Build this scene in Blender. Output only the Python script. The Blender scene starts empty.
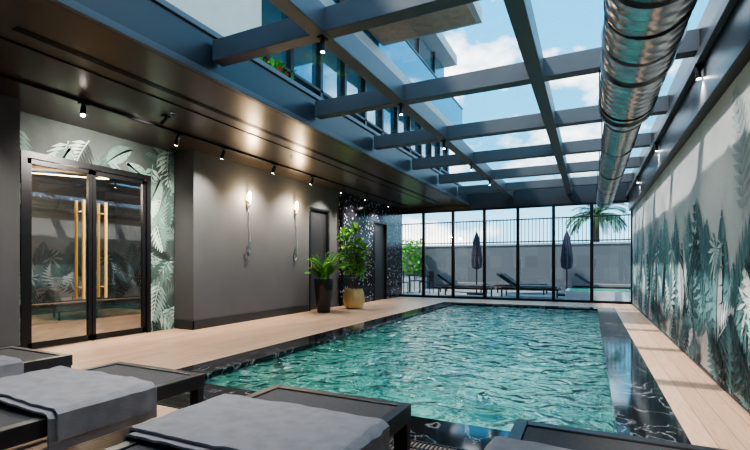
import bpy, bmesh, math, random
from mathutils import Vector, Matrix
random.seed(7)
S=bpy.context.scene
pi=math.pi
# ------------------------------------------------------------------ materials
def newmat(name):
    m=bpy.data.materials.new(name); m.use_nodes=True
    nt=m.node_tree; b=nt.nodes['Principled BSDF']
    return m,nt,b
def mat(name,col,rough=.5,metal=0,var=.0,scale=6,bump=0,bscale=40,emit=None,estr=0,spec=None,coat=0):
    m,nt,b=newmat(name)
    b.inputs['Base Color'].default_value=(*col,1); b.inputs['Roughness'].default_value=rough
    b.inputs['Metallic'].default_value=metal
    if spec is not None: b.inputs['Specular IOR Level'].default_value=spec
    if coat: b.inputs['Coat Weight'].default_value=coat; b.inputs['Coat Roughness'].default_value=.05
    tc=nt.nodes.new('ShaderNodeTexCoord')
    if var>0:
        n=nt.nodes.new('ShaderNodeTexNoise'); n.inputs['Scale'].default_value=scale; n.inputs['Detail'].default_value=6
        nt.links.new(tc.outputs['Object'],n.inputs['Vector'])
        r=nt.nodes.new('ShaderNodeValToRGB')
        r.color_ramp.elements[0].position=.3; r.color_ramp.elements[1].position=.7
        r.color_ramp.elements[0].color=(*[c*(1-var) for c in col],1); r.color_ramp.elements[1].color=(*[min(1,c*(1+var)) for c in col],1)
        nt.links.new(n.outputs['Fac'],r.inputs['Fac']); nt.links.new(r.outputs['Color'],b.inputs['Base Color'])
    if bump>0:
        n2=nt.nodes.new('ShaderNodeTexNoise'); n2.inputs['Scale'].default_value=bscale; n2.inputs['Detail'].default_value=4
        nt.links.new(tc.outputs['Object'],n2.inputs['Vector'])
        bp=nt.nodes.new('ShaderNodeBump'); bp.inputs['Strength'].default_value=bump; bp.inputs['Distance'].default_value=.01
        nt.links.new(n2.outputs['Fac'],bp.inputs['Height']); nt.links.new(bp.outputs['Normal'],b.inputs['Normal'])
    if emit: b.inputs['Emission Color'].default_value=(*emit,1); b.inputs['Emission Strength'].default_value=estr
    return m
def wood_floor(name,c1,c2,rot=0,pw=.14,pl=1.3):
    m,nt,b=newmat(name); L=nt.links
    tc=nt.nodes.new('ShaderNodeTexCoord'); mp=nt.nodes.new('ShaderNodeMapping'); mp.inputs['Rotation'].default_value=(0,0,rot)
    L.new(tc.outputs['Object'],mp.inputs['Vector'])
    br=nt.nodes.new('ShaderNodeTexBrick'); br.inputs['Scale'].default_value=1; br.inputs['Brick Width'].default_value=pl; br.inputs['Row Height'].default_value=pw
    br.inputs['Mortar Size'].default_value=.003; br.offset=.37; br.inputs['Color1'].default_value=(*c1,1); br.inputs['Color2'].default_value=(*c2,1)
    br.inputs['Mortar'].default_value=(*[c*.35 for c in c1],1)
    L.new(mp.outputs['Vector'],br.inputs['Vector'])
    m2=nt.nodes.new('ShaderNodeMapping'); m2.inputs['Scale'].default_value=(2,30,2); L.new(mp.outputs['Vector'],m2.inputs['Vector'])
    n=nt.nodes.new('ShaderNodeTexNoise'); n.inputs['Scale'].default_value=2; n.inputs['Detail'].default_value=5; L.new(m2.outputs['Vector'],n.inputs['Vector'])
    r=nt.nodes.new('ShaderNodeValToRGB'); r.color_ramp.elements[0].color=(.72,.7,.68,1); r.color_ramp.elements[1].color=(1.0,1,1,1)
    r.color_ramp.elements[0].position=.3; r.color_ramp.elements[1].position=.65
    L.new(n.outputs['Fac'],r.inputs['Fac'])
    mx=nt.nodes.new('ShaderNodeMix'); mx.data_type='RGBA'; mx.blend_type='MULTIPLY'; mx.inputs[0].default_value=.8
    L.new(br.outputs['Color'],mx.inputs[6]); L.new(r.outputs['Color'],mx.inputs[7]); L.new(mx.outputs[2],b.inputs['Base Color'])
    b.inputs['Roughness'].default_value=.42
    return m
def marble(name):
    m,nt,b=newmat(name); L=nt.links
    tc=nt.nodes.new('ShaderNodeTexCoord')
    n=nt.nodes.new('ShaderNodeTexNoise'); n.inputs['Scale'].default_value=2.2; n.inputs['Detail'].default_value=8; n.inputs['Distortion'].default_value=1.5
    L.new(tc.outputs['Object'],n.inputs['Vector'])
    r=nt.nodes.new('ShaderNodeValToRGB'); e=r.color_ramp.elements
    e[0].position=.488; e[0].color=(.008,.009,.011,1); e[1].position=.516; e[1].color=(.008,.009,.011,1)
    x=r.color_ramp.elements.new(.502); x.color=(.24,.24,.25,1)
    L.new(n.outputs['Fac'],r.inputs['Fac']); 
    br=nt.nodes.new('ShaderNodeTexBrick'); br.inputs['Brick Width'].default_value=.6; br.inputs['Row Height'].default_value=.6; br.inputs['Scale'].default_value=1; br.offset=0
    br.inputs['Mortar Size'].default_value=.003; br.inputs['Color1'].default_value=(1,1,1,1); br.inputs['Color2'].default_value=(.7,.7,.7,1); br.inputs['Mortar'].default_value=(.2,.2,.2,1)
    L.new(tc.outputs['Object'],br.inputs['Vector'])
    mx=nt.nodes.new('ShaderNodeMix'); mx.data_type='RGBA'; mx.blend_type='MULTIPLY'; mx.inputs[0].default_value=1
    L.new(r.outputs['Color'],mx.inputs[6]); L.new(br.outputs['Color'],mx.inputs[7]); L.new(mx.outputs[2],b.inputs['Base Color'])
    b.inputs['Roughness'].default_value=.08
    return m
def tiles(name,size,stops,rough=.2):
    m,nt,b=newmat(name); L=nt.links
    tc=nt.nodes.new('ShaderNodeTexCoord')
    ad=nt.nodes.new('ShaderNodeVectorMath'); ad.operation='ADD'; ad.inputs[1].default_value=(.0071,.0083,.0067); L.new(tc.outputs['Object'],ad.inputs[0])
    sn=nt.nodes.new('ShaderNodeVectorMath'); sn.operation='SNAP'; sn.inputs[1].default_value=(size,size,size); L.new(ad.outputs[0],sn.inputs[0])
    w=nt.nodes.new('ShaderNodeTexWhiteNoise'); L.new(sn.outputs[0],w.inputs['Vector'])
    r=nt.nodes.new('ShaderNodeValToRGB'); r.color_ramp.interpolation='CONSTANT'
    e=r.color_ramp.elements
    e[0].position=stops[0][0]; e[0].color=(*stops[0][1],1); e[1].position=stops[1][0]; e[1].color=(*stops[1][1],1)
    for p,c in stops[2:]:
        x=e.new(p); x.color=(*c,1)
    L.new(w.outputs['Value'],r.inputs['Fac']); L.new(r.outputs['Color'],b.inputs['Base Color']); b.inputs['Roughness'].default_value=rough
    return m
def schlick(nt,f0,normal=None):
    """two-sided thin-pane Fresnel: f0+(1-f0)*facing^5"""
    L=nt.links
    lw=nt.nodes.new('ShaderNodeLayerWeight'); lw.inputs['Blend'].default_value=.5
    if normal: L.new(normal,lw.inputs['Normal'])
    p=nt.nodes.new('ShaderNodeMath'); p.operation='POWER'; p.inputs[1].default_value=5; L.new(lw.outputs['Facing'],p.inputs[0])
    q=nt.nodes.new('ShaderNodeMath'); q.operation='MULTIPLY_ADD'; q.inputs[1].default_value=1-f0; q.inputs[2].default_value=f0; L.new(p.outputs[0],q.inputs[0])
    return q.outputs[0]
def glassmat(name,tint,refl=1.0,f0=.06):
    m,nt,b=newmat(name); nt.nodes.remove(b); L=nt.links
    out=nt.nodes['Material Output']
    t=nt.nodes.new('ShaderNodeBsdfTransparent'); t.inputs['Color'].default_value=(*tint,1)
    g=nt.nodes.new('ShaderNodeBsdfGlossy'); g.inputs['Roughness'].default_value=.01; g.inputs['Color'].default_value=(refl,refl,refl,1)
    mx=nt.nodes.new('ShaderNodeMixShader'); L.new(schlick(nt,f0),mx.inputs[0]); L.new(t.outputs[0],mx.inputs[1]); L.new(g.outputs[0],mx.inputs[2])
    L.new(mx.outputs[0],out.inputs['Surface']); return m
def watermat():
    m,nt,b=newmat('pool_water'); nt.nodes.remove(b); L=nt.links
    out=nt.nodes['Material Output']; tc=nt.nodes.new('ShaderNodeTexCoord')
    n=nt.nodes.new('ShaderNodeTexNoise'); n.inputs['Scale'].default_value=4.0; n.inputs['Detail'].default_value=2.2; n.inputs['Distortion'].default_value=.7
    L.new(tc.outputs['Object'],n.inputs['Vector'])
    bp=nt.nodes.new('ShaderNodeBump'); bp.inputs['Strength'].default_value=1; bp.inputs['Distance'].default_value=.085; L.new(n.outputs['Fac'],bp.inputs['Height'])
    t=nt.nodes.new('ShaderNodeBsdfTransparent'); t.inputs['Color'].default_value=(.80,.98,.94,1)
    r=nt.nodes.new('ShaderNodeBsdfRefraction'); r.inputs['IOR'].default_value=1.33; r.inputs['Roughness'].default_value=.0; r.inputs['Color'].default_value=(.80,.98,.94,1)
    g=nt.nodes.new('ShaderNodeBsdfGlossy'); g.inputs['Roughness'].default_value=.03
    for x in (r,g): L.new(bp.outputs[0],x.inputs['Normal'])
    f=schlick(nt,.03,bp.outputs[0])
    m1=nt.nodes.new('ShaderNodeMixShader'); m1.inputs[0].default_value=.75; L.new(t.outputs[0],m1.inputs[1]); L.new(r.outputs[0],m1.inputs[2])
    m2=nt.nodes.new('ShaderNodeMixShader'); L.new(f,m2.inputs[0]); L.new(m1.outputs[0],m2.inputs[1]); L.new(g.outputs[0],m2.inputs[2])
    L.new(m2.outputs[0],out.inputs['Surface']); return m

M={}
M['wood']=wood_floor('wood_planks',(.62,.41,.28),(.52,.33,.22),rot=pi/2)
M['wood_in']=wood_floor('wood_planks_light',(.5,.36,.22),(.25,.16,.09),rot=.78,pw=.12,pl=.5)
M['marble']=marble('black_marble')
M['pooltile_light_mottle']=tiles('pool_mosaic_light_mottle',.2,[(0,(.20,.62,.52)),(.28,(.42,.84,.72)),(.45,(.09,.40,.36)),(.66,(.80,1.0,.92)),(.80,(.015,.15,.15))],.3)  # mosaic; tone contrast pushed to imitate speckled ripple light and dark reflections
M['mosaic']=tiles('black_mosaic',.035,[(0,(.008,.008,.011)),(.55,(.03,.03,.038)),(.8,(.01,.01,.012)),(.94,(.42,.44,.48))],.15)
M['water']=watermat()
M['greywall']=mat('grey_plaster',(.085,.086,.09),.75,var=.06,scale=2,bump=.15,bscale=60)
M['skirt']=mat('dark_skirting',(.025,.025,.027),.5)
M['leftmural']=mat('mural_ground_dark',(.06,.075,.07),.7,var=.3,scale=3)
M['concrete']=mat('pale_plaster',(.58,.59,.59),.7,var=.12,scale=1.6,bump=.2,bscale=30)
M['ceil']=mat('bronze_ceiling',(.080,.064,.055),.28,metal=.55,var=.12,scale=.8)
M['steel']=mat('blue_grey_steel',(.082,.087,.096),.42,metal=.1,var=.06,scale=3)
M['steel2']=mat('dark_fascia_steel',(.032,.036,.043),.35,metal=.2)
M['black']=mat('black_metal',(.010,.010,.012),.35,metal=.3)
M['duct']=mat('galvanised_steel',(.42,.43,.44),.27,metal=1,var=.15,scale=5)
M['roofglass']=glassmat('roof_glass',(.96,.98,1.0),.9,.03)
M['glass']=glassmat('window_glass',(.86,.90,.92),1,.05)
M['doorglass']=glassmat('door_glass',(.66,.70,.72),1,.25)
M['brass']=mat('brushed_brass',(.85,.55,.2),.4,metal=.45)
M['chrome']=mat('chrome',(.6,.6,.62),.15,metal=1)
M['frame']=mat('lounger_black_frame',(.022,.021,.022),.4,var=.1,scale=8)
M['sling']=mat('lounger_mesh_sling',(.04,.038,.038),.75,var=.5,scale=200,bump=.5,bscale=260)
M['towel']=mat('grey_towel',(.245,.23,.232),.95,var=.1,scale=14,bump=.8,bscale=220)
M['potblack']=mat('black_pot_glaze',(.012,.012,.013),.25)
M['potgold']=mat('gold_pot',(.60,.43,.18),.4,metal=.5,var=.15,scale=6)
M['soil']=mat('potting_soil',(.04,.025,.015),.9)
M['leafA']=mat('fern_leaf',(.10,.34,.03),.5,var=.4,scale=6)
M['leafB']=mat('fig_leaf',(.15,.38,.05),.4,var=.45,scale=5)
M['leafC']=mat('palm_leaf',(.06,.14,.04),.5,var=.4,scale=2)
M['bark']=mat('bark',(.12,.08,.05),.9,var=.3,scale=20)
M['beige']=mat('beige_render',(.55,.50,.42),.8,var=.05,scale=3)
M['slab']=mat('facade_panel_grey',(.30,.31,.32),.6,var=.06,scale=2)
M['soffit']=mat('timber_soffit',(.32,.19,.11),.5,var=.2,scale=8)
M['bldglass']=mat('facade_glazing',(.16,.30,.38),.05,metal=.75)
M['bulb']=mat('lamp_glow',(1,1,1),.5,emit=(1,.93,.82),estr=25)
M['poolbulb']=mat('pool_lamp_lens',(.8,.9,.9),.3,emit=(.8,1,.95),estr=.6)
M['warm']=mat('sconce_glow',(1,.8,.5),.5,emit=(1,.72,.38),estr=14)
M['led']=mat('led_line',(1,.8,.5),.5,emit=(1,.66,.32),estr=7)
M['terrace']=mat('terrace_stone',(.24,.235,.23),.7,var=.1,scale=4)
M['stonewall']=tiles('grey_block_wall',.5,[(0,(.10,.103,.108)),(.5,(.112,.116,.12)),(.8,(.088,.09,.095))],.8)
M['parasol']=mat('parasol_canvas',(.05,.042,.065),.9,var=.2,scale=10)
M['cushion']=mat('outdoor_cushion',(.16,.155,.15),.9)
M['darkwall']=mat('lobby_dark_wall',(.05,.05,.055),.6)
M['shelfwood']=mat('shelf_oak',(.12,.085,.06),.5,var=.3,scale=10)
M['flower']=mat('red_flower',(.6,.05,.04),.6)
M['grass']=mat('outdoor_lawn',(.05,.30,.14),.9,var=.3,scale=10)
M['white']=mat('white_soffit',(.7,.7,.7),.6)
# mural inks
inks=[(.43,.48,.49),(.16,.31,.33),(.07,.17,.19),(.018,.055,.065),(.68,.76,.76),(.115,.245,.26)]
for i,c in enumerate(inks): M['ink%d'%i]=mat('mural_ink_%d'%i,c,.75,var=.18,scale=7)
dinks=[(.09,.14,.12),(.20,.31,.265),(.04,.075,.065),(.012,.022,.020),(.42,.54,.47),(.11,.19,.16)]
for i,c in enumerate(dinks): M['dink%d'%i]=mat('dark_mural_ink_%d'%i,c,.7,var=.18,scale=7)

# ------------------------------------------------------------------ mesh builder
class MB:
    def __init__(s,name): s.name=name; s.v=[]; s.f=[]; s.m=[]; s.mats=[]
    def mi(s,k):
        if k not in s.mats: s.mats.append(k)
        return s.mats.index(k)
    def add(s,vs,fs,k):
        o=len(s.v); s.v+= [tuple(a) for a in vs]; i=s.mi(k)
        for f in fs: s.f.append([o+a for a in f]); s.m.append(i)
    def box(s,x0,x1,y0,y1,z0,z1,k):
        if x0>x1:x0,x1=x1,x0
        if y0>y1:y0,y1=y1,y0
        vs=[(x0,y0,z0),(x1,y0,z0),(x1,y1,z0),(x0,y1,z0),(x0,y0,z1),(x1,y0,z1),(x1,y1,z1),(x0,y1,z1)]
        s.add(vs,[(3,2,1,0),(4,5,6,7),(0,1,5,4),(1,2,6,5),(2,3,7,6),(3,0,4,7)],k)
    def poly(s,pts,k): s.add(pts,[list(range(len(pts)))],k)
    def cyl(s,p0,p1,r0,r1=None,n=16,k='black',cap=True):
        if r1 is None: r1=r0
        p0=Vector(p0);p1=Vector(p1); d=(p1-p0).normalized()
        a=d.orthogonal().normalized(); b=d.cross(a)
        vs=[];fs=[]
        for p,r in((p0,r0),(p1,r1)):
            for i in range(n):
                t=2*pi*i/n; vs.append(p+a*math.cos(t)*r+b*math.sin(t)*r)
        for i in range(n): j=(i+1)%n; fs.append((i,j,n+j,n+i))
        if cap: fs+= [list(range(n))[::-1],list(range(n,2*n))]
        s.add(vs,fs,k)
    def tube(s,path,r,n=8,k='black'):
        P=[Vector(p) for p in path]; vs=[];fs=[]; ref=None
        for i,p in enumerate(P):
            d=(P[min(i+1,len(P)-1)]-P[max(i-1,0)]).normalized()
            if ref is None: ref=d.orthogonal().normalized()
            a=(ref-d*ref.dot(d)).normalized(); ref=a; b=d.cross(a)
            rr=r[i] if isinstance(r,(list,tuple)) else r
            for j in range(n):
                t=2*pi*j/n; vs.append(p+a*math.cos(t)*rr+b*math.sin(t)*rr)
        for i in range(len(P)-1):
            for j in range(n):
                q=(j+1)%n; fs.append((i*n+j,i*n+q,(i+1)*n+q,(i+1)*n+j))
        fs+= [list(range(n))[::-1],[(len(P)-1)*n+j for j in range(n)]]
        s.add(vs,fs,k)
    def lathe(s,c,prof,n=24,k='black',pleat=0,np=8):
        vs=[];fs=[]
        for r,z in prof:
            for i in range(n):
                t=2*pi*i/n; q=r*(1+pleat*math.cos(np*t)); vs.append((c[0]+q*math.cos(t),c[1]+q*math.sin(t),c[2]+z))
        for a in range(len(prof)-1):
            for i in range(n):
                j=(i+1)%n; fs.append((a*n+i,a*n+j,(a+1)*n+j,(a+1)*n+i))
        fs+=[list(range(n))[::-1],[(len(prof)-1)*n+i for i in range(n)]]
        s.add(vs,fs,k)
    def build(s,loc=(0,0,0),rot=0,smooth=False,bevel=0,parent=None):
        me=bpy.data.meshes.new(s.name); me.from_pydata(s.v,[],s.f)
        for k in s.mats: me.materials.append(M[k])
        me.polygons.foreach_set('material_index',s.m)
        if smooth:
            me.polygons.foreach_set('use_smooth',[True]*len(me.polygons)); me.set_sharp_from_angle(angle=.7)
        me.update()
        ob=bpy.data.objects.new(s.name,me); S.collection.objects.link(ob); ob.location=loc; ob.rotation_euler=(0,0,rot)
        if bevel:
            b=ob.modifiers.new('bevel','BEVEL'); b.width=bevel; b.segments=2; b.limit_method='ANGLE'
        if parent: ob.parent=parent
        return ob
def light(name,typ,loc,e,col=(1,1,1),size=.1,rot=(0,0,0),spot=None,parent=None,blend=.6):
    l=bpy.data.lights.new(name,typ); l.energy=e; l.color=col
    if typ=='AREA': l.size=size
    elif typ=='SUN': l.angle=size
    else: l.shadow_soft_size=size
    if spot: l.spot_size=spot; l.spot_blend=blend
    o=bpy.data.objects.new(name,l); S.collection.objects.link(o); o.location=loc; o.rotation_euler=rot
    if parent: o.parent=parent
    return o
# ------------------------------------------------------------------ dimensions
XL=-6.05; XD=-6.5; XR=1.07; YB=14.4; ZC=3.05; XO=-3.6; ZB=3.2
PX0,PX1,PY0,PY1=-3.5,.16,3.03,12.4; CW=.42
Y0=-1.6
# floor
b=MB('floor')
ox0,ox1,oy0,oy1=PX0-CW,PX1+CW-.02,PY0-CW,PY1+CW
b.box(XD,ox0,Y0,YB,-.12,0,'wood'); b.box(ox1,XR,Y0,YB,-.12,0,'wood')
b.box(ox0,ox1,Y0,oy0,-.12,0,'wood'); b.box(ox0,ox1,oy1,YB,-.12,0,'wood')
b.build()
b=MB('pool_coping')
z=.004
b.box(ox0,PX0,oy0,oy1,-.16,z,'marble'); b.box(PX1,ox1,oy0,oy1,-.16,z,'marble')
b.box(PX0,PX1,oy0,PY0,-.16,z,'marble'); b.box(PX0,PX1,PY1,oy1,-.16,z,'marble')
b.build(bevel=.004)
b=MB('overflow_grate')
g0=oy0-.2
b.box(ox0,ox1,g0,g0+.012,0,.008,'black'); b.box(ox0,ox1,oy0-.012,oy0,0,.008,'black')
x=ox0
while x<ox1:
    b.box(x,x+.012,g0+.012,oy0-.012,0,.007,'black'); x+=.026
b.box(ox0,ox1,g0+.09,g0+.1,0,.0075,'black')
b.build()
b=MB('swimming_pool')
d=-1.35
b.poly([(PX0,PY0,d),(PX1,PY0,d),(PX1,PY1,d),(PX0,PY1,d)],'pooltile_light_mottle')
b.poly([(PX0,PY0,d),(PX0,PY1,d),(PX0,PY1,-.1),(PX0,PY0,-.1)],'pooltile_light_mottle')
b.poly([(PX1,PY1,d),(PX1,PY0,d),(PX1,PY0,-.1),(PX1,PY1,-.1)],'pooltile_light_mottle')
b.poly([(PX0,PY1,d),(PX1,PY1,d),(PX1,PY1,-.1),(PX0,PY1,-.1)],'pooltile_light_mottle')
b.poly([(PX1,PY0,d),(PX0,PY0,d),(PX0,PY0,-.1),(PX1,PY0,-.1)],'pooltile_light_mottle')
b.build()
b=MB('pool_water'); b.poly([(PX0,PY0,-.035),(PX1,PY0,-.035),(PX1,PY1,-.035),(PX0,PY1,-.035)],'water'); b.build()
for i,y in enumerate((4.6,7.0,9.4,11.6)):
    for sx in (0,1):
        b=MB('pool_light'); x=PX0+.02 if sx==0 else PX1-.02; x2=PX0+.004 if sx==0 else PX1-.004
        b.cyl((x2,y,-.6),(x,y,-.6),.1,n=20,k='chrome'); b.cyl((x,y,-.6),(x+(.004 if sx==0 else -.004),y,-.6),.08,n=20,k='poolbulb')
        o=b.build()

# ---------------- walls left
b=MB('wall_left')
b.box(XL-.2,XL,Y0,2.9,0,ZC,'greywall')              # near pier
b.box(XD-.15,XL-.2,2.75,2.9,0,ZC,'greywall')
dy0,dy1,dz=3.12,4.97,2.56
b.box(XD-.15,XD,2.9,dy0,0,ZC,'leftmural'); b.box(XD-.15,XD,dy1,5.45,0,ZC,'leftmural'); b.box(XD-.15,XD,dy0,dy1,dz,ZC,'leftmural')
# far long grey wall with door recess
b.box(XD-.15,XL,5.45,8.9,0,ZC,'greywall'); b.box(XD-.15,XL,8.9,9.8,2.5,ZC,'greywall'); b.box(XD-.15,XL,9.8,10.3,0,ZC,'greywall')
b.box(XD-.15,XD+.05,8.9,9.8,0,2.5,'darkwall')
b.build()
b=MB('wall_mosaic')
b.box(XD-.15,XL+.12,10.3,12.2,0,ZC,'mosaic'); b.box(XD-.15,XL+.12,13.15,YB,0,ZC,'mosaic'); b.box(XD-.15,XL+.12,12.2,13.15,2.45,ZC,'mosaic')
b.box(XD-.15,XD,12.2,13.15,0,2.45,'darkwall')
b.build()
b=MB('baseboard_left')
b.box(XL,XL+.02,5.45-.02,8.84,0,.16,'skirt'); b.box(XD+.01,XL+.02,5.43,5.45,0,.16,'skirt'); b.box(XL,XL+.02,Y0,2.9,0,.16,'skirt')
b.build(bevel=.003)
for n_,(a0,a1,xx,h) in enumerate(((8.9,9.8,XL,2.5),(12.2,13.15,XL+.12,2.45))):
    b=MB('door_%d'%(n_+2))
    b.box(xx-.14,xx+.015,a0,a0+.06,0,h,'black'); b.box(xx-.14,xx+.015,a1-.06,a1,0,h,'black'); b.box(xx-.14,xx+.015,a0+.06,a1-.06,h-.06,h,'black')
    b.box(xx-.11,xx-.06,a0+.06,a1-.06,.01,h-.06,'skirt')
    b.box(xx-.06,xx-.03,a0+.14,a0+.16,1.0,1.2,'brass')
    b.build(bevel=.004)
# wall right
b=MB('wall_right'); b.box(XR,XR+.2,Y0,YB,0,3.45,'concrete'); b.build()
b=MB('baseboard_right'); b.box(XR-.012,XR,Y0,YB,0,.03,'skirt'); b.build()
b=MB('wall_front'); b.box(XD-.15,XR+.2,Y0-.15,Y0,0,3.45,'greywall'); b.build()
# right fascia + steps
b=MB('trim_roof_right')
b.box(XR-.10,XR,Y0,YB,2.62,3.5,'steel2'); b.box(XR-.16,XR-.10,Y0,YB,3.02,3.12,'steel'); b.box(XR-.05,XR+.3,Y0,YB,3.5,3.56,'steel')
b.build(bevel=.006)
# ceiling
b=MB('ceiling'); b.box(-11,XO,Y0,YB,ZC,ZC+.3,'ceil')
b.build()
b=MB('trim_roof_left'); b.box(XO,XO+.05,Y0,YB,ZC-.02,3.48,'steel2'); b.box(XO-.5,XO+.08,Y0,YB,3.48,3.54,'steel'); b.box(XO+.05,XO+.09,Y0,YB,ZC-.02,ZC+.05,'steel')
b.build(bevel=.006)
b=MB('air_vent')
for i in range(5): b.box(-4.3+i*.02,-4.29+i*.02,2,13.5,ZC-.006,ZC-.001,'black')
b.build()
# roof frame
b=MB('roof_frame')
bw=.15; bt=3.42
ys=[-.4+1.9*i for i in range(8)]
for y in ys:
    b.box(XO+.09,XR-.1,y,y+bw,ZB,bt,'steel')
for x in (-2.3,-.62):
    b.box(x,x+bw,Y0,YB,ZB-.004,bt+.02,'steel')
b.build(bevel=.008)
b=MB('window_roof'); b.poly([(XO+.06,Y0,3.445),(XR-.06,Y0,3.445),(XR-.06,YB,3.445),(XO+.06,YB,3.445)],'roofglass'); b.build()
# back glass wall
b=MB('window_1')
zt=2.93
xs=[-6.15+1.032*i for i in range(8)]
for i,x in enumerate(xs):
    w=.045
    b.box(x-w if i else XL+.12,x+w if i<7 else XR,YB-.05,YB+.05,0,zt,'black')
b.box(XL+.12,XR,YB-.052,YB+.052,0,.07,'black'); b.box(XL+.12,XR,YB-.052,YB+.052,zt-.07,zt,'black')
b.box(XD,XR+.2,YB,YB+.25,zt,3.5,'steel2')
for x in xs[2:7:2]:
    b.cyl((x+.09,YB-.09,.9),(x+.09,YB-.09,1.3),.012,n=8,k='chrome')
b.build(bevel=.004)
b=MB('window_pane_back'); b.poly([(XL,YB,.05),(XR,YB,.05),(XR,YB,zt),(XL,YB,zt)],'glass'); b.build()
# ---------------- entrance door
b=MB('door_1')
fx=XD-.03
def fr(y0,y1,z0,z1): b.box(fx-.05,fx+.05,y0,y1,z0,z1,'black')
fr(dy0,dy0+.07,0,dz); fr(dy1-.07,dy1,0,dz); fr(dy0+.07,dy1-.07,dz-.08,dz); 
ym=4.03
for a,c in((dy0+.08,ym-.004),(ym+.004,dy1-.08)):
    b.box(fx-.025,fx+.025,a,a+.05,.01,dz-.09,'black'); b.box(fx-.025,fx+.025,c-.05,c,.01,dz-.09,'black')
    b.box(fx-.025,fx+.025,a,c,.01,.09,'black'); b.box(fx-.025,fx+.025,a,c,dz-.15,dz-.09,'black')
    b.poly([(fx,a+.04,.08),(fx,c-.04,.08),(fx,c-.04,dz-.14),(fx,a+.04,dz-.14)],'doorglass')
for yy in (ym-.16,ym+.16):
    for sx in (1,-1):
        hx=fx+sx*.085
        b.cyl((hx,yy,.62),(hx,yy,2.02),.021,n=12,k='brass')
        for zz in (.78,1.86): b.cyl((fx+sx*.0,yy,zz),(hx,yy,zz),.01,n=8,k='brass')
b.build(smooth=True)
# lobby beyond door
b=MB('floor_lobby'); b.box(-11,XD,1,7.4,-.1,0,'wood_in'); b.build()
b=MB('wall_lobby')
b.box(-11.1,-11,1,7.4,0,ZC,'darkwall'); b.box(-11,XD-.15,.9,1,0,ZC,'darkwall'); b.box(-11,XD-.15,7.4,7.5,0,ZC,'darkwall')
b.box(XD-.3,XD-.15,5.3,7.4,0,ZC,'darkwall')
b.build()
b=MB('ceiling_led_strip')
pts=[(-10.5,5),(-9.6,6.3),(-8.9,4.7),(-8.2,6.0),(-7.5,4.4)]
for p,q in zip(pts,pts[1:]): b.cyl((p[0],p[1],ZC-.05),(q[0],q[1],ZC-.05),.012,n=6,k='led')
pts=[(-10.3,3.6),(-9.4,4.6),(-8.6,3.2),(-7.6,4.2)]
for p,q in zip(pts,pts[1:]): b.cyl((p[0],p[1],ZC-.05),(q[0],q[1],ZC-.05),.012,n=6,k='led')
b.build()
b=MB('slatted_wall_panel')
zz=.1
while zz<2.9: b.box(-10.99,-10.93,3.4,5.0,zz,zz+.14,'shelfwood'); zz+=.2
b.build()
light('lobby_lamp','POINT',(-9.2,5.2,2.5),90,(1,.76,.52),.2); light('lobby_lamp','POINT',(-8.2,3.6,2.5),80,(1,.80,.60),.2)
b=MB('lobby_armchair')
b.box(-.38,.38,-.38,.38,.18,.42,'greywall'); b.box(-.38,.38,.3,.42,.42,.85,'greywall'); b.box(-.42,-.3,-.38,.38,.3,.62,'greywall'); b.box(.3,.42,-.38,.38,.3,.62,'greywall')
for sx in(-.34,.3):
    for sy in(-.34,.3): b.box(sx,sx+.04,sy,sy+.04,0,.18,'black')
b.build(loc=(-9.6,5.6,0),rot=1.2,bevel=.03)

# ------------------------------------------------------------------ murals
def frond(c,ang,L,W,n,bend,ma,mb):
    out=[]; x,y=c; a=ang; step=L/n; pts=[]
    for i in range(n+1):
        pts.append((x,y,a)); x+=math.cos(a)*step; y+=math.sin(a)*step; a+=bend/n
    for i in range(1,n+1):
        k=i/n; px,py,pa=pts[i]; ll=W*(.25+.95*math.sin(pi*min(1,k*.82+.1)))*(1-.25*k); w=step*.42
        for sgn,mm in((1,ma),(-1,mb)):
            q=pa+sgn*(1.05-.45*k); dx,dy=math.cos(q),math.sin(q); nx,ny=-dy,dx
            tip=(px+dx*ll,py+dy*ll-ll*.12); m1=(px+dx*ll*.4,py+dy*ll*.4)
            out.append(([(px,py),(m1[0]+nx*w,m1[1]+ny*w),tip,(m1[0]-nx*w,m1[1]-ny*w)],mm))
    for i in range(n):
        p=pts[i];q=pts[i+1]; w=.008; nx,ny=-math.sin(p[2])*w,math.cos(p[2])*w
        out.append(([(p[0]+nx,p[1]+ny),(p[0]-nx,p[1]-ny),(q[0]-nx*.7,q[1]-ny*.7),(q[0]+nx*.7,q[1]+ny*.7)],mb))
    return out
def banana(c,ang,L,W,bend,ma,mb,rib):
    out=[]; n=16; x,y=c; a=ang; pts=[]
    for i in range(n+1): pts.append((x,y,a)); x+=math.cos(a)*L/n; y+=math.sin(a)*L/n; a+=bend/n
    def edge(i,s):
        k=i/n; w=W*math.sin(pi*min(1,k**.75)) ; px,py,pa=pts[i]; q=pa+s*1.15
        return (px+math.cos(q)*w,py+math.sin(q)*w)
    for i in range(n):
        for s,mm in((1,ma),(-1,mb)):
            e0=edge(i,s); e1=edge(i+1,s); p0=pts[i][:2]; p1=pts[i+1][:2]
            if i%3==2: e1=((e1[0]*.65+e0[0]*.35),(e1[1]*.65+e0[1]*.35))
            out.append(([p0,p1,e1,e0],mm))
    for i in range(n):
        p=pts[i];q=pts[i+1]; w=.014*(1-i/n)+.004; nx,ny=-math.sin(p[2])*w,math.cos(p[2])*w
        out.append(([(p[0]+nx,p[1]+ny),(p[0]-nx,p[1]-ny),(q[0]-nx,q[1]-ny),(q[0]+nx,q[1]+ny)],rib))
    return out
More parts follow.
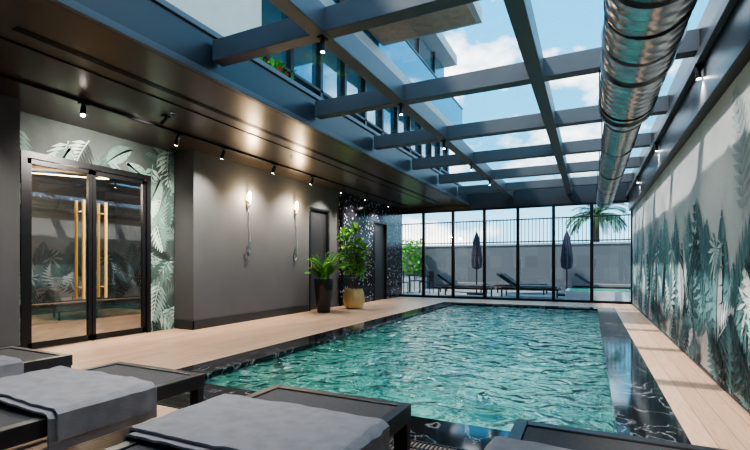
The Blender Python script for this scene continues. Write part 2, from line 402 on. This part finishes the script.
def fan(c,ang,R,ma,mb,n=13):
    out=[]
    for i in range(n):
        t=-2.0+4.0*i/(n-1); a=ang+t; l=R*(1-.28*abs(t)/2)*(random.uniform(.9,1.05)); w=.13
        p1=(c[0]+math.cos(a-w)*l*.6,c[1]+math.sin(a-w)*l*.6); p2=(c[0]+math.cos(a)*l,c[1]+math.sin(a)*l); p3=(c[0]+math.cos(a+w)*l*.6,c[1]+math.sin(a+w)*l*.6)
        out.append(([c,p1,p2,p3],ma if i%2 else mb))
    return out
def mural(name,leaves,x0,sgn,rects,pref):
    """leaves: list of poly lists in (y,z) wall coords, placed on the wall and trimmed to each rectangle"""
    bm=bmesh.new()
    for (ya,yb,za,zb) in rects:
        t=bmesh.new(); 
        for li,lf in enumerate(leaves):
            xx=x0+sgn*(.0015+.0001*li)
            for pts,mi in lf:
                if max(p[0] for p in pts)<ya or min(p[0] for p in pts)>yb or max(p[1] for p in pts)<za: continue
                try:
                    f=t.faces.new([t.verts.new((xx,p[0],p[1])) for p in pts]); f.material_index=mi
                except Exception: pass
        for co,no in(((0,ya,0),(0,-1,0)),((0,yb,0),(0,1,0)),((0,0,za),(0,0,-1)),((0,0,zb),(0,0,1))):
            bmesh.ops.bisect_plane(t,geom=t.verts[:]+t.edges[:]+t.faces[:],plane_co=co,plane_no=no,clear_outer=True)
        tm=bpy.data.meshes.new('tmp'); t.to_mesh(tm); bm.from_mesh(tm); t.free(); bpy.data.meshes.remove(tm)
    me=bpy.data.meshes.new(name); bm.to_mesh(me); bm.free()
    for i in range(6): me.materials.append(M['%s%d'%(pref,i)])
    o=bpy.data.objects.new(name,me); S.collection.objects.link(o); return o
R=random.Random(21); U=R.uniform
lv=[]
for i in range(40): # faint back layer
    lv.append(frond((U(1,14.3),U(.3,1.5)),pi/2+U(-.7,.7),U(.7,1.2),U(.3,.5),12,U(-.8,.8),0,0))
for i in range(30):
    y=1+13.3*(i+U(0,1))/30; lv.append(banana((y,U(.1,.8)),pi/2+U(-.45,.45),U(.9,1.35),U(.22,.36),U(-.6,.6),R.choice([1,5]),R.choice([2,5,1]),4))
for i in range(34):
    y=1+13.3*(i+U(0,1))/34; lv.append(frond((y,U(-.1,.8)),pi/2+U(-1,1),U(.8,1.2),U(.35,.5),10,U(-1.2,1.2),R.choice([1,5,2]),R.choice([2,1,5])))
for i in range(30):
    y=1+13.3*(i+U(0,1))/30; lv.append(fan((y,U(.5,1.4)),-pi/2+U(-.9,.9),U(.32,.5),R.choice([4,1,2]),R.choice([1,5,4]),11))
for i in range(34):
    y=1+13.3*(i+U(0,1))/34; lv.append(frond((y,U(-.2,.7)),pi/2+U(-1.1,1.1),U(.6,1.0),U(.3,.44),9,U(-1.3,1.3),R.choice([4,2,3]),R.choice([4,1,3])))
for i in range(22): lv.append(banana((U(1,14.3),U(-.1,.6)),pi/2+U(-.9,.9),U(.6,1.0),U(.16,.28),U(-.8,.8),R.choice([4,3,0]),R.choice([2,4,1]),4))
for i in range(26): lv.append(frond((U(1,14.3),U(-.3,.15)),pi/2+U(-1.2,1.2),U(.5,.85),U(.22,.36),9,U(-1,1),3,R.choice([5,2])))
mural('tropical_mural_right',lv,XR,-1,[(Y0,YB-.06,.03,2.62)],'ink')
lv=[]
for i in range(40):
    y=U(2.7,5.7); zz=U(.0,2.9); lv.append(frond((y,zz),U(0,2*pi),U(.4,.75),U(.18,.3),11,U(-1,1),R.choice([0,1,5]),R.choice([0,2,5])))
for i in range(16): lv.append(fan((U(2.8,5.5),U(.2,3)),U(0,6),U(.2,.36),R.choice([1,4]),R.choice([1,5]),11))
for i in range(44):
    y=U(2.7,5.7); zz=U(.2,3.1); lv.append(frond((y,zz),U(-2.5,-.5),U(.45,.75),U(.2,.3),9,U(-1,1),R.choice([1,4,3,5]),R.choice([1,4,2])))
for i in range(16): lv.append(banana((U(2.8,5.5),U(.2,3)),U(0,6.2),U(.35,.6),U(.1,.16),U(-.5,.5),1,5,4))
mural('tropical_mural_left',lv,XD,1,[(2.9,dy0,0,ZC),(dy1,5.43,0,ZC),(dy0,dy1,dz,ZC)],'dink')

# ------------------------------------------------------------------ duct
def duct():
    b=MB('ventilation_duct'); cx,cz=.36,2.88; n=40; pitch=.13
    def seg(ya,yb,r,zc):
        ny=int((yb-ya)/.0165); vs=[];fs=[]
        for i in range(ny+1):
            y=ya+(yb-ya)*i/ny
            for j in range(n):
                t=2*pi*j/n; ph=((y/pitch)-j/n)%1.0; rr=r+(.009 if ph<.16 else 0)
                vs.append((cx+rr*math.cos(t),y,zc+rr*math.sin(t)))
        for i in range(ny):
            for j in range(n):
                q=(j+1)%n; fs.append((i*n+j,(i+1)*n+j,(i+1)*n+q,i*n+q))
        b.add(vs,fs,'duct')
    def collar(y,r,w,zc): 
        b.cyl((cx,y,zc),(cx,y+w,zc),r,n=40,k='duct')
    seg(Y0,5.6,.262,cz); b.cyl((cx,5.6,cz),(cx,5.95,cz-.02),.262,.205,n=40,k='duct')
    seg(5.95,13.6,.2,cz-.02)
    for y in (2.6,3.05,3.9,4.35,5.55): collar(y,.283,.05,cz); 
    for y in (5.95,8.2,10.4,12.6): collar(y,.215,.05,cz-.02)
    collar(13.6,.21,.04,cz-.02)
    for y in ys[1:]:
        yy=y+.07; r=.268 if yy<5.6 else .206; zc=cz if yy<5.6 else cz-.02
        path=[(cx+r*math.cos(t),yy,zc+r*math.sin(t)) for t in [pi*k/12 for k in range(0,-13,-1)]]
        path=[(cx+r,yy,ZB+.01)]+path+[(cx-r,yy,ZB+.01)]
        b.tube(path,.008,6,'black')
    b.build(smooth=True)
duct()
# ------------------------------------------------------------------ spotlights
def spot_fixture(x,y,zt,tilt=(0,0),energy=30,sc=1,ang=1.9,col=(1,.92,.82)):
    b=MB('track_spotlight')
    b.cyl((0,0,0),(0,0,-.06*sc),.012,n=8,k='black'); b.box(-.03,.03,-.05,.05,-.015,0,'black')
    dv=Vector((tilt[0],tilt[1],-1)).normalized(); p=Vector((0,0,-.07*sc)); q=p+dv*.15*sc
    b.cyl(p-dv*.02,q,.036*sc,.04*sc,n=16,k='black'); b.cyl(q,q+dv*.002,.03*sc,n=16,k='bulb')
    o=b.build(loc=(x,y,zt),smooth=True)
    r=dv.to_track_quat('-Z','Y').to_euler()
    light('spot_lamp','SPOT',tuple(q+dv*.02),energy,col,.03,r,ang,parent=o,blend=1)
b=MB('lighting_track'); b.box(-5.43,-5.40,-1,13.6,ZC-.03,ZC,'black'); b.box(-4.55,-4.53,-1,13.6,ZC-.012,ZC,'black'); b.build()
for i,y in enumerate((.6,2.0,3.25,4.6,5.5,6.8,8.1,9.4,10.7,12.2)):  # the two nearest spots are out of view, added for more indoor light
    spot_fixture(-5.415,y,ZC-.03,(-.45 if i!=2 else .5,0.0 if i!=2 else -.35),95,.8)
    if i==3: spot_fixture(-5.0,4.05,ZC-.0,(-1.6,0.0),170,.6)  # extra spot off the track, added to brighten the mural above the door
for y in (1.6,3.47,5.37,7.27,9.17,11.07): spot_fixture(-2.225,y+.02,ZB,(0,0),110,.6)
for y in (5.2,8.2,11.2): spot_fixture(XR-.14,y,3.02,(.1,0),60,.6)
# sprinklers
for y in (4,6.5,9,11.5):
    b=MB('ceiling_sprinkler'); b.cyl((0,0,0),(0,0,-.01),.035,n=16,k='chrome'); b.cyl((0,0,-.01),(0,0,-.05),.008,n=8,k='chrome'); b.cyl((0,0,-.05),(0,0,-.054),.02,n=12,k='chrome'); b.build(loc=(-4.8,y,ZC))
# sconces with hand showers
for (y,z) in ((6.75,2.42),(8.3,2.42)):
    b=MB('wall_sconce')
    b.box(0,.015,-.035,.035,-.06,.06,'brass'); b.cyl((.015,0,0),(.06,0,0),.01,n=8,k='brass')
    b.cyl((.07,0,-.13),(.07,0,-.07),.022,n=16,k='brass'); b.cyl((.07,0,-.07),(.07,0,.10),.026,n=16,k='warm'); b.cyl((.07,0,.10),(.07,0,.13),.022,n=16,k='brass')
    o=b.build(loc=(XL,y,z),smooth=True)
    light('sconce_lamp','POINT',(.16,0,0),18,(1,.74,.45),.05,parent=o)
    b=MB('wall_shower')
    zz=1.25-z
    b.cyl((0,0,zz+.1),(.05,0,zz+.1),.03,n=14,k='chrome'); b.cyl((.05,-.02,zz+.1),(.09,-.02,zz+.1),.018,n=10,k='chrome')
    path=[(.03,.0,-.18),(.03,.02,-.4),(.03,.05,-.7),(.035,.06,-1.0),(.04,.03,zz+.02),(.05,-.03,zz-.04),(.055,-.08,zz),(.055,-.06,zz+.1)]
    b.tube(path,.008,6,'chrome'); b.cyl((.0,0,-.18),(.06,0,-.18),.02,n=10,k='chrome'); b.cyl((.055,-.06,zz+.1),(.07,-.06,zz+.22),.014,.02,n=10,k='chrome')
    b.build(loc=(XL,y,z),smooth=True)
# ------------------------------------------------------------------ loungers + towels
def lounger(xc,yf):
    b=MB('sun_lounger'); hw=.435; L=1.95; t=.055; z0,z1=.30,.385
    b.box(-hw,-hw+t,-L*.62,0,z0,z1,'frame'); b.box(hw-t,hw,-L*.62,0,z0,z1,'frame')
    b.box(-hw+t,hw-t,-t,0,z0,z1,'frame'); b.box(-hw,-hw+t,-L,-L*.62,z0,z0+.06,'frame'); b.box(hw-t,hw,-L,-L*.62,z0,z0+.06,'frame')
    b.box(-hw+t,hw-t,-L,-L+t,z0,z0+.06,'frame'); b.box(-hw+t,hw-t,-.7,-.66,z0,z0+.04,'frame')
    for x in(-hw,hw-.075):
        for y in(-.06,-L+.02): b.box(x,x+.075,y,y+.05,0,z0,'frame')
        b.box(x+.02,x+.055,-L+.07,-.06,.04,.075,'frame')
    b.box(-hw+t,hw-t,-L*.62,-t,z1-.022,z1-.008,'sling')
    # raised backrest
    y0=-L*.62;y1=-L+.05; za=z1; zb=z1+.30
    for xa,xb,k,th in((-hw+.002,-hw+t,'frame',.05),(hw-t,hw-.002,'frame',.05),(-hw+t,hw-t,'sling',.015)):
        b.add([(xa,y0,za-th),(xb,y0,za-th),(xb,y1,zb-th),(xa,y1,zb-th),(xa,y0,za),(xb,y0,za),(xb,y1,zb),(xa,y1,zb)],[(3,2,1,0),(4,5,6,7),(0,1,5,4),(1,2,6,5),(2,3,7,6),(3,0,4,7)],k)
    b.cyl((-hw+.06,-L+.25,z0+.05),(-hw+.06,y1+.12,zb-.1),.01,n=8,k='frame')
    b.cyl((hw-.06,-L+.25,z0+.05),(hw-.06,y1+.12,zb-.1),.01,n=8,k='frame')
    b.build(loc=(xc,yf,0),bevel=.006)
from mathutils import noise
def towel(xc,ya,yb,seed,dropR=.17,dropL=.12):
    # towel folded double: lower layer longer than the upper one, draped over both rails
    b=MB('towel')
    for (hw,z,dR,dL,y0,y1,sd) in ((.452,.396,dropR,dropL,ya,yb,seed),(.466,.412,dropR-.035,dropL-.02,ya+.03,yb-.015,seed)):
        vs=[];fs=[]; nx,ny=80,34; top=2*hw; tot=dL+top+dR; th=.011
        for lay in (0,1):
            for j in range(ny+1):
                v=j/ny
                for i in range(nx+1):
                    s=tot*i/nx; edge=0
                    if s<dL: x=-hw; zz=z-(dL-s); edge=-1
                    elif s<dL+top: x=-hw+(s-dL); zz=z
                    else: x=hw; zz=z-(s-dL-top); edge=1
                    d0=min(abs(s-dL),abs(s-dL-top))
                    if d0<.02: zz-= (.02-d0)*.3
                    y=y0+(y1-y0)*v
                    nz=noise.noise(Vector((x*3+sd,y*7,sd)))*.016+noise.noise(Vector((x*10,y*12+sd,sd)))*.008
                    if edge:
                        x+= edge*(abs(nz)*1.2+.004+lay*th); y+=noise.noise(Vector((sd,s*5,v)))*.01
                    else: zz+=abs(nz)+.002+lay*th
                    y+=noise.noise(Vector((x*2+sd*3,v*1.5,0)))*.03 + .03*(x)*( .5 if sd%2 else -.5)
                    vs.append((x,y,zz))
        W=nx+1; N=W*(ny+1)
        for j in range(ny):
            for i in range(nx):
                a=j*W+i; fs.append((a,a+W,a+W+1,a+1)); fs.append((N+a,N+a+1,N+a+W+1,N+a+W))
        for i in range(nx):
            a=i; c=ny*W+i; fs.append((a,a+1,N+a+1,N+a)); fs.append((c,N+c,N+c+1,c+1))
        for j in range(ny):
            a=j*W; c=j*W+nx; fs.append((a,N+a,N+a+W,a+W)); fs.append((c,c+W,N+c+W,N+c))
        b.add(vs,fs,'towel')
    b.build(loc=(xc,0,0),smooth=True)
for i,xc in enumerate((-4.155,-2.715,-1.265,.125)):
    lounger(xc,2.15); towel(xc,1.2,1.78,i*3+1)
# ------------------------------------------------------------------ plants
def leaf3(b,p,d,up,L,W,k,droop=.2,n=4):
    d=d.normalized(); side=d.cross(up)
    if side.length<1e-4: side=d.orthogonal()
    side.normalize(); vs=[];q=Vector(p)
    for i in range(n+1):
        t=i/n; w=W*math.sin(pi*(t*.92+.05))**.8*.5; c=q+d*L*t+Vector((0,0,-droop*L*t*t)); dd=Vector((0,0,w*.35))
        vs+=[c+side*w+dd,c,c-side*w+dd]
    fs=[]
    for i in range(n): a=i*3; fs+= [(a,a+1,a+4,a+3),(a+1,a+2,a+5,a+4)]
    b.add(vs,fs,k)
def fern(loc):
    R=random.Random(3)
    b=MB('potted_palm'); b.lathe((0,0,0),[(.13,0),(.15,.02),(.215,.6),(.225,.76),(.22,.78),(.2,.78),(.195,.72)],28,'potblack'); b.cyl((0,0,.7),(0,0,.735),.19,n=24,k='soil')
    for i in range(38):
        a=R.uniform(0,2*pi); L=R.uniform(.55,.9)*(1 if math.cos(a)>-.3 else .5); el=R.uniform(.9,1.5); p=Vector((.04*math.cos(a),.04*math.sin(a),.73)); path=[]
        n=16; step=L/n; e=el
        for j in range(n+1):
            path.append(p.copy()); p=p+Vector((math.cos(a)*math.cos(e),math.sin(a)*math.cos(e),math.sin(e)))*step; e-=1.2/n*R.uniform(.8,1.2)*(1 if j>4 else .3)
        b.tube(path,.004,5,'leafA')
        for j in range(4,n+1):
            d=(path[j]-path[j-1]).normalized(); s=d.cross(Vector((0,0,1))).normalized()
            for sg in(1,-1):
                leaf3(b,path[j],s*sg*.8+d*.7,Vector((0,0,1)),.19*(1.15-j/n*.6),.03,'leafA',.3,3)
    b.build(loc=loc,smooth=True)
fern((-5.55,8.75,0))
def figtree(loc):
    R=random.Random(5)
    b=MB('potted_fig_tree'); b.lathe((0,0,0),[(.15,0),(.22,.03),(.275,.2),(.26,.38),(.225,.48),(.23,.5),(.21,.5),(.2,.45)],32,'potgold',pleat=.02,np=12); b.cyl((0,0,.42),(0,0,.455),.2,n=24,k='soil')
    for s in range(5):
        a=s*1.26+.3; top=Vector((.26*math.cos(a),.26*math.sin(a),1.5+.12*s)); base=Vector((.04*math.cos(a),.04*math.sin(a),.44))
        path=[base.lerp(top,t/8)+Vector((.02*math.sin(t*1.3+s),.02*math.cos(t+s),0)) for t in range(9)]
        b.tube(path,[.016-.001*t for t in range(9)],6,'bark')
        for i in range(60):
            t=R.uniform(.3,1.0); p=base.lerp(top,t); q=R.uniform(0,2*pi); e=R.uniform(-.1,.8)
            d=Vector((math.cos(q)*math.cos(e),math.sin(q)*math.cos(e),math.sin(e)))
            leaf3(b,p+d*R.uniform(.02,.12),d,Vector((0,0,1)),R.uniform(.13,.2),R.uniform(.09,.14),'leafB',.35,5)
        for i in range(8):
            q=R.uniform(0,2*pi); leaf3(b,top,Vector((math.cos(q)*.6,math.sin(q)*.6,1)),Vector((0,0,1)),.24,.12,'leafB',.1,5)
    b.build(loc=loc,smooth=True)
figtree((-5.38,9.9,0))

# ------------------------------------------------------------------ outside
b=MB('ground'); b.box(-40,40,YB+.05,60,-.25,-.05,'terrace'); b.build()
b=MB('terrace_paving'); b.box(-8.9,4.5,YB+.25,19.95,-.05,0.0,'terrace'); b.build()
b=MB('garden_wall'); b.box(-16,12,20,20.3,-.05,1.95,'stonewall'); b.box(-16,12,19.96,20.34,1.95,2.02,'slab')
b.build()
b=MB('garden_fence')
for zz in(2.08,3.05): b.box(-16,12,20.12,20.17,zz,zz+.05,'black')
x=-15.9
while x<12: b.box(x,x+.025,20.13,20.155,2.02,3.12,'black'); x+=.15
b.build()
# distant skyline
b=MB('distant_building')
R=random.Random(9); x=-24
while x<20:
    w=R.uniform(2,5); h=R.uniform(1.6,3.4); b.box(x,x+w,52,55,-.05,h,R.choice(['beige','slab','white'])); x+=w+R.uniform(0,1)
b.build()
def parasol(x,y):
    b=MB('closed_parasol')
    b.box(-.3,.3,-.3,.3,0,.07,'black'); b.cyl((0,0,.07),(0,0,2.35),.024,n=10,k='black')
    b.lathe((0,0,0),[(.05,.95),(.15,1.0),(.18,1.25),(.14,1.7),(.09,2.1),(.03,2.3)],32,'parasol',pleat=.18,np=8)
    b.cyl((0,0,1.42),(0,0,1.46),.17,n=16,k='black'); b.build(loc=(x,y,0),smooth=True)
parasol(-3.8,16.55); parasol(-.75,17.3)
def outlounger(x,y,rot):
    b=MB('outdoor_lounger')
    for sx in(-.35,.31): b.box(sx,sx+.04,-1,1,.26,.31,'black')
    for yy in(-1,.96): b.box(-.31,.31,yy,yy+.04,.26,.31,'black')
    for sx in(-.35,.31):
        for yy in(-.9,.8): b.box(sx,sx+.04,yy,yy+.05,0,.26,'black')
    b.box(-.31,.31,-.96,.3,.31,.40,'cushion')
    b.add([(-.31,.3,.31),(.31,.3,.31),(.31,.9,.72),(-.31,.9,.72),(-.31,.26,.39),(.31,.26,.39),(.31,.86,.80),(-.31,.86,.80)],[(3,2,1,0),(4,5,6,7),(0,1,5,4),(1,2,6,5),(2,3,7,6),(3,0,4,7)],'sling')
    b.build(loc=(x,y,0),rot=rot,bevel=.01)
for x,y,r in((-4.6,17.6,1.45),(-4.0,15.5,1.5),(-2.4,18.0,1.5),(.4,18.4,1.5),(-1.9,16.0,1.5)): outlounger(x,y,r)
def chair(x,y,rot):
    b=MB('garden_chair')
    for sx in(-.22,.2):
        b.box(sx,sx+.025,-.22,-.195,0,.44,'black'); b.box(sx,sx+.025,.2,.225,0,.85,'black')
    b.box(-.23,.23,-.23,.23,.43,.46,'black')
    for i in range(6): b.box(-.19+i*.07,-.175+i*.07,.205,.22,.46,.82,'black')
    b.box(-.22,.225,.2,.225,.82,.86,'black')
    for sx in(-.23,.21): b.box(sx,sx+.02,-.2,.2,.64,.66,'black')
    b.build(loc=(x,y,0),rot=rot)
chair(-6.5,15.7,pi); chair(-5.75,16.5,-pi/2); chair(-6.5,17.5,0)
b=MB('garden_table'); b.cyl((0,0,.7),(0,0,.73),.38,n=28,k='black'); b.cyl((0,0,.02),(0,0,.7),.03,n=10,k='black'); b.cyl((0,0,0),(0,0,.02),.22,n=20,k='black'); b.build(loc=(-6.5,16.6,0),smooth=True)
b=MB('plunge_pool'); b.box(-.7,1.9,15.0,16.6,0,.3,'white'); b.box(-.6,1.8,15.1,16.5,.3,.305,'grass'); b.build()
# palm
def palm(x,y,h):
    R=random.Random(4)
    b=MB('palm_tree'); b.tube([(0,0,-.05+h*t/10) for t in range(11)],[.2-.008*t for t in range(11)],12,'bark')
    for i in range(44):
        a=R.uniform(0,2*pi); e=R.uniform(.0,1.4); p=Vector((0,0,h)); path=[]; n=14; L=1.35
        for j in range(n+1):
            path.append(p.copy()); p=p+Vector((math.cos(a)*math.cos(e),math.sin(a)*math.cos(e),math.sin(e)))*L/n; e-=.11
        b.tube(path,.012,5,'leafC')
        for j in range(2,n+1):
            d=(path[j]-path[j-1]).normalized(); s=d.cross(Vector((0,0,1))).normalized()
            for sg in(1,-1): leaf3(b,path[j],s*sg*.8+d*.7,Vector((0,0,1)),.42*(1.1-j/n*.6),.05,'leafC',.3,3)
    b.build(loc=(x,y,0))
palm(.25,22.5,3.3)
b=MB('hedge'); R=random.Random(6)
for i in range(500):
    p=Vector((R.uniform(-8.0,-7.0),R.uniform(18.9,19.7),R.uniform(.6,2.2))); d=Vector((R.uniform(-1,1),R.uniform(-1,1),R.uniform(-.3,1))).normalized()
    leaf3(b,p,d,Vector((0,0,1)),.2,.12,'leafB',.2,3)
b.box(-8.2,-6.8,19,19.6,0,.6,'slab'); b.build()
# building above/left
b=MB('apartment_building')
fxx=-4.5
b.box(fxx-.3,fxx,-6,YB+2,3.56,3.62,'slab')
b.box(fxx-.35,fxx-.3,5.4,YB+2,3.62,5.6,'bldglass')
y=5.4
while y<YB+2: b.box(fxx-.3,fxx-.2,y,y+.09,3.62,5.6,'black'); y+=.95
b.box(fxx-.3,fxx-.2,5.4,YB+2,4.45,4.5,'black')
b.box(fxx-.6,fxx-.05,3.6,5.4,3.56,8.9,'beige')
b.box(fxx-.35,fxx-.3,-6,3.6,3.62,5.6,'bldglass')
y=-6
while y<3.6: b.box(fxx-.3,fxx-.22,y,y+.09,3.62,5.6,'black'); y+=1.2
for k in range(2):
    z=5.6+k*3
    b.box(fxx-.6,fxx+(.25 if k==0 else 0),-6,YB+2,z,z+.35,'slab')
    if k: break
    b.box(fxx-.6,fxx-.5,5.4,YB+2,z+.35,z+3,'bldglass')
    y=5.4
    while y<YB+2: b.box(fxx-.5,fxx-.42,y,y+.08,z+.35,z+3,'black'); y+=1.6
    b.box(fxx+.18,fxx+.2,-6,YB+2,z+.35,z+1.3,'bldglass'); b.box(fxx+.16,fxx+.22,-6,YB+2,z+1.3,z+1.35,'black')
b.box(fxx-.6,fxx,-6,3.6,5.95,8.9,'beige')
b.box(-4.25,-2.0,6.9,9.2,6.08,6.35,'slab'); b.box(-4.2,-2.1,7.0,9.08,6.05,6.08,'soffit')
b.build()
b=MB('balcony_planter'); b.box(-4.45,-4.15,4.55,5.7,3.62,3.82,'beige'); R=random.Random(8)
for i in range(260):
    p=Vector((R.uniform(-4.42,-4.15),R.uniform(4.6,5.65),3.8+R.uniform(0,.25))); d=Vector((R.uniform(-1,1),R.uniform(-1,1),R.uniform(.2,1.5))).normalized()
    leaf3(b,p,d,Vector((0,0,1)),.16,.05,'leafA' if R.random()<.85 else 'flower',.3,3)
b.build()

# ------------------------------------------------------------------ world
w=bpy.data.worlds.new('sky'); S.world=w; w.use_nodes=True; nt=w.node_tree; L=nt.links
bg=nt.nodes['Background']; tc=nt.nodes.new('ShaderNodeTexCoord'); sp=nt.nodes.new('ShaderNodeSeparateXYZ'); L.new(tc.outputs['Generated'],sp.inputs[0])
r=nt.nodes.new('ShaderNodeValToRGB'); e=r.color_ramp.elements; e[0].position=0; e[0].color=(.40,.70,.88,1); e[1].position=.75; e[1].color=(.02,.27,.55,1)
x=e.new(.25); x.color=(.09,.45,.72,1)
L.new(sp.outputs['Z'],r.inputs['Fac'])
mp=nt.nodes.new('ShaderNodeMapping'); mp.inputs['Scale'].default_value=(1,1,1.8); mp.inputs['Location'].default_value=(.4,.2,.1); L.new(tc.outputs['Generated'],mp.inputs['Vector'])
n=nt.nodes.new('ShaderNodeTexNoise'); n.inputs['Scale'].default_value=4.2; n.inputs['Detail'].default_value=9; n.inputs['Roughness'].default_value=.55; L.new(mp.outputs[0],n.inputs['Vector'])
cr=nt.nodes.new('ShaderNodeValToRGB'); cr.color_ramp.elements[0].position=.515; cr.color_ramp.elements[0].color=(0,0,0,1); cr.color_ramp.elements[1].position=.64; cr.color_ramp.elements[1].color=(1,1,1,1)
L.new(n.outputs['Fac'],cr.inputs['Fac'])
mx=nt.nodes.new('ShaderNodeMix'); mx.data_type='RGBA'; L.new(cr.outputs['Color'],mx.inputs[0]); L.new(r.outputs['Color'],mx.inputs[6]); mx.inputs[7].default_value=(1.7,1.62,1.55,1)
L.new(mx.outputs[2],bg.inputs['Color']); bg.inputs['Strength'].default_value=1.35
sd=Vector((.5,.42,-.95)); light('sun','SUN',(0,0,20),2.8,(1,.93,.84),.03,sd.to_track_quat('-Z','Y').to_euler())
# ------------------------------------------------------------------ camera
c=bpy.data.cameras.new('camera'); c.sensor_width=36; c.lens=445/750*36; c.shift_y=40/750; c.clip_start=.05
co=bpy.data.objects.new('camera',c); S.collection.objects.link(co); co.location=(0,0,1.1); co.rotation_euler=(pi/2,0,math.radians(25.8)); S.camera=co
try: S.view_settings.look='AgX - Medium High Contrast'
except Exception as ex: print(ex)
S.view_settings.exposure=1.3
